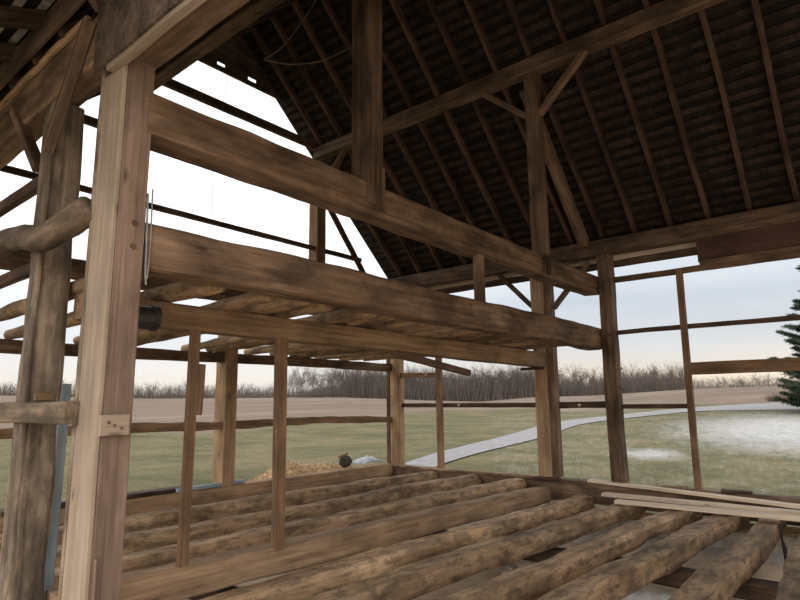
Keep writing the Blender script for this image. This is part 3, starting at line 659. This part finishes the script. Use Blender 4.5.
# undergrowth of the woods: nobody could count it
bm = bmesh.new()
for az0, az1, r0, r1, hh, n in ((49.5, 25, 222, 262, 13.5, 26000), (80, 49, 328, 420, 11.5, 20000), (25, 13.5, 250, 330, 11.5, 13000), (13.5, 2, 370, 470, 9.0, 9000)):
    for i in range(n):
        az = rt_.uniform(az1, az0); r = rt_.uniform(r0, r1); a, b = at_px(az, r); z = height(a, b)
        h = hh * rt_.uniform(.25, 1) * (.85 + .35 * noise.noise(Vector((az * 1.3, r * .02, 3)))) * (min(1, max(.35, 1 - (az - 43.5) / 8)) if r < 300 and az > 43.5 else 1); an = rt_.uniform(0, 6.28); s = Vector((math.cos(an), math.sin(an), 0)) * rt_.uniform(.05, .12)
        l = Vector((rt_.uniform(-1, 1), rt_.uniform(-1, 1), 0)) * h * .22; p = W(a, b, z - .2)
        v = [bm.verts.new(q) for q in (p - s, p + s, p + l + Z * h)]; bm.faces.new(v)
tag(link('undergrowth', bm, M['brush']), 'leafless undergrowth filling the distant woods', 'undergrowth', kind='stuff')

# evergreen at the right edge
def evergreen(a, b, h, rad, seed, label):
    rnd = random.Random(seed); root = bpy.data.objects.new('evergreen_tree', None); COL.objects.link(root); root.location = W(a, b, height(a, b))
    tag(root, label, 'tree'); bpy.context.view_layer.update(); z0 = root.matrix_world.translation
    t = bmesh.new(); tube(t, [z0 + Z * (h * k / 6) for k in range(7)], [h * .02 * (1 - k / 6.3) for k in range(7)], 8)
    m_ = bmesh.new(); br_ = bmesh.new(); zz = .9
    while zz < h * .97:
        fr = 1 - zz / h
        for k in range(8):
            an = rnd.uniform(0, 6.28); ln = rad * (fr ** .75) * rnd.uniform(.72, 1.08); d = Vector((math.cos(an), math.sin(an), 0)); sd = Vector((-d.y, d.x, 0))
            pts = [z0 + Z * (zz + rnd.uniform(-.1, .1)) + d * ln * q + Z * (-.10 * ln * math.sin(q * 2.6) + .12 * ln * q * q) for q in (0, .25, .5, .75, 1)]
            tube(br_, pts, [.05 * fr + .012, .04 * fr + .01, .03 * fr + .008, .018, .008], 4)
            ns = int(ln * 80)
            for i in range(ns):
                q = rnd.uniform(.12, 1.0); j = min(int(q * 4), 3); u = q * 4 - j; c = pts[j].lerp(pts[j + 1], u)
                side = rnd.choice((-1, 1)); wl = (.25 + .55 * (1 - q)) * ln * .42 * rnd.uniform(.5, 1.1) + .08
                tip = c + sd * side * wl * .85 + d * wl * .6 + Z * rnd.uniform(-.16, .10) * wl
                for _ in range(6):
                    e = c.lerp(tip, rnd.random()); o_ = Vector((rnd.uniform(-1, 1), rnd.uniform(-1, 1), rnd.uniform(-.6, .8))).normalized() * rnd.uniform(.16, .34)
                    s = Vector((rnd.uniform(-1, 1), rnd.uniform(-1, 1), rnd.uniform(-1, 1))).normalized() * .045
                    v = [m_.verts.new(x) for x in (e - s, e + s, e + o_)]; m_.faces.new(v)
        zz += h * .024
    link('trunk', t, M['trunk'], root); link('branches', br_, M['trunk'], root); link('needles', m_, M['needle'], root)
evergreen(*at_px(.9, 62), 20, 7.4, 3, 'dark green evergreen tree cut by the right edge of the view')
# brown scrub beside the drive at right
for k, (az, r, hgt, lab) in enumerate(((7.0, 90, 1.7, 'low brown leafless shrub beyond the drive before the evergreen'), (5.7, 88, 2.4, 'taller brown leafless shrub at the right edge under the evergreen'))):
    a, b = at_px(az, r); bm = bmesh.new(); c0 = W(a, b, height(a, b))
    for i in range(700):
        an, rr = rt_.uniform(0, 6.28), rt_.random() ** .5 * 1.5; h = hgt * (1 - (rr / 1.9) ** 2) * rt_.uniform(.4, 1)
        p = c0 + Vector((math.cos(an), math.sin(an), 0)) * rr * .6; q = c0 + Vector((math.cos(an), math.sin(an), 0)) * rr * 1.2 + Z * h
        s = Vector((rt_.uniform(-1, 1), rt_.uniform(-1, 1), 0)).normalized() * .02
        v = [bm.verts.new(x) for x in (p - s, p + s, q)]; bm.faces.new(v)
    bmesh.ops.translate(bm, verts=bm.verts, vec=-c0)
    o = link('shrub', bm, M['scrub']); o.location = c0; tag(o, lab, 'shrub', 'shrubs beyond the drive')

# ------------------------------------------------------------------ colour management
vs = S.view_settings; vs.view_transform = 'Standard'; vs.look = 'None'; vs.exposure = 0.; vs.gamma = 1.; vs.use_curve_mapping = False
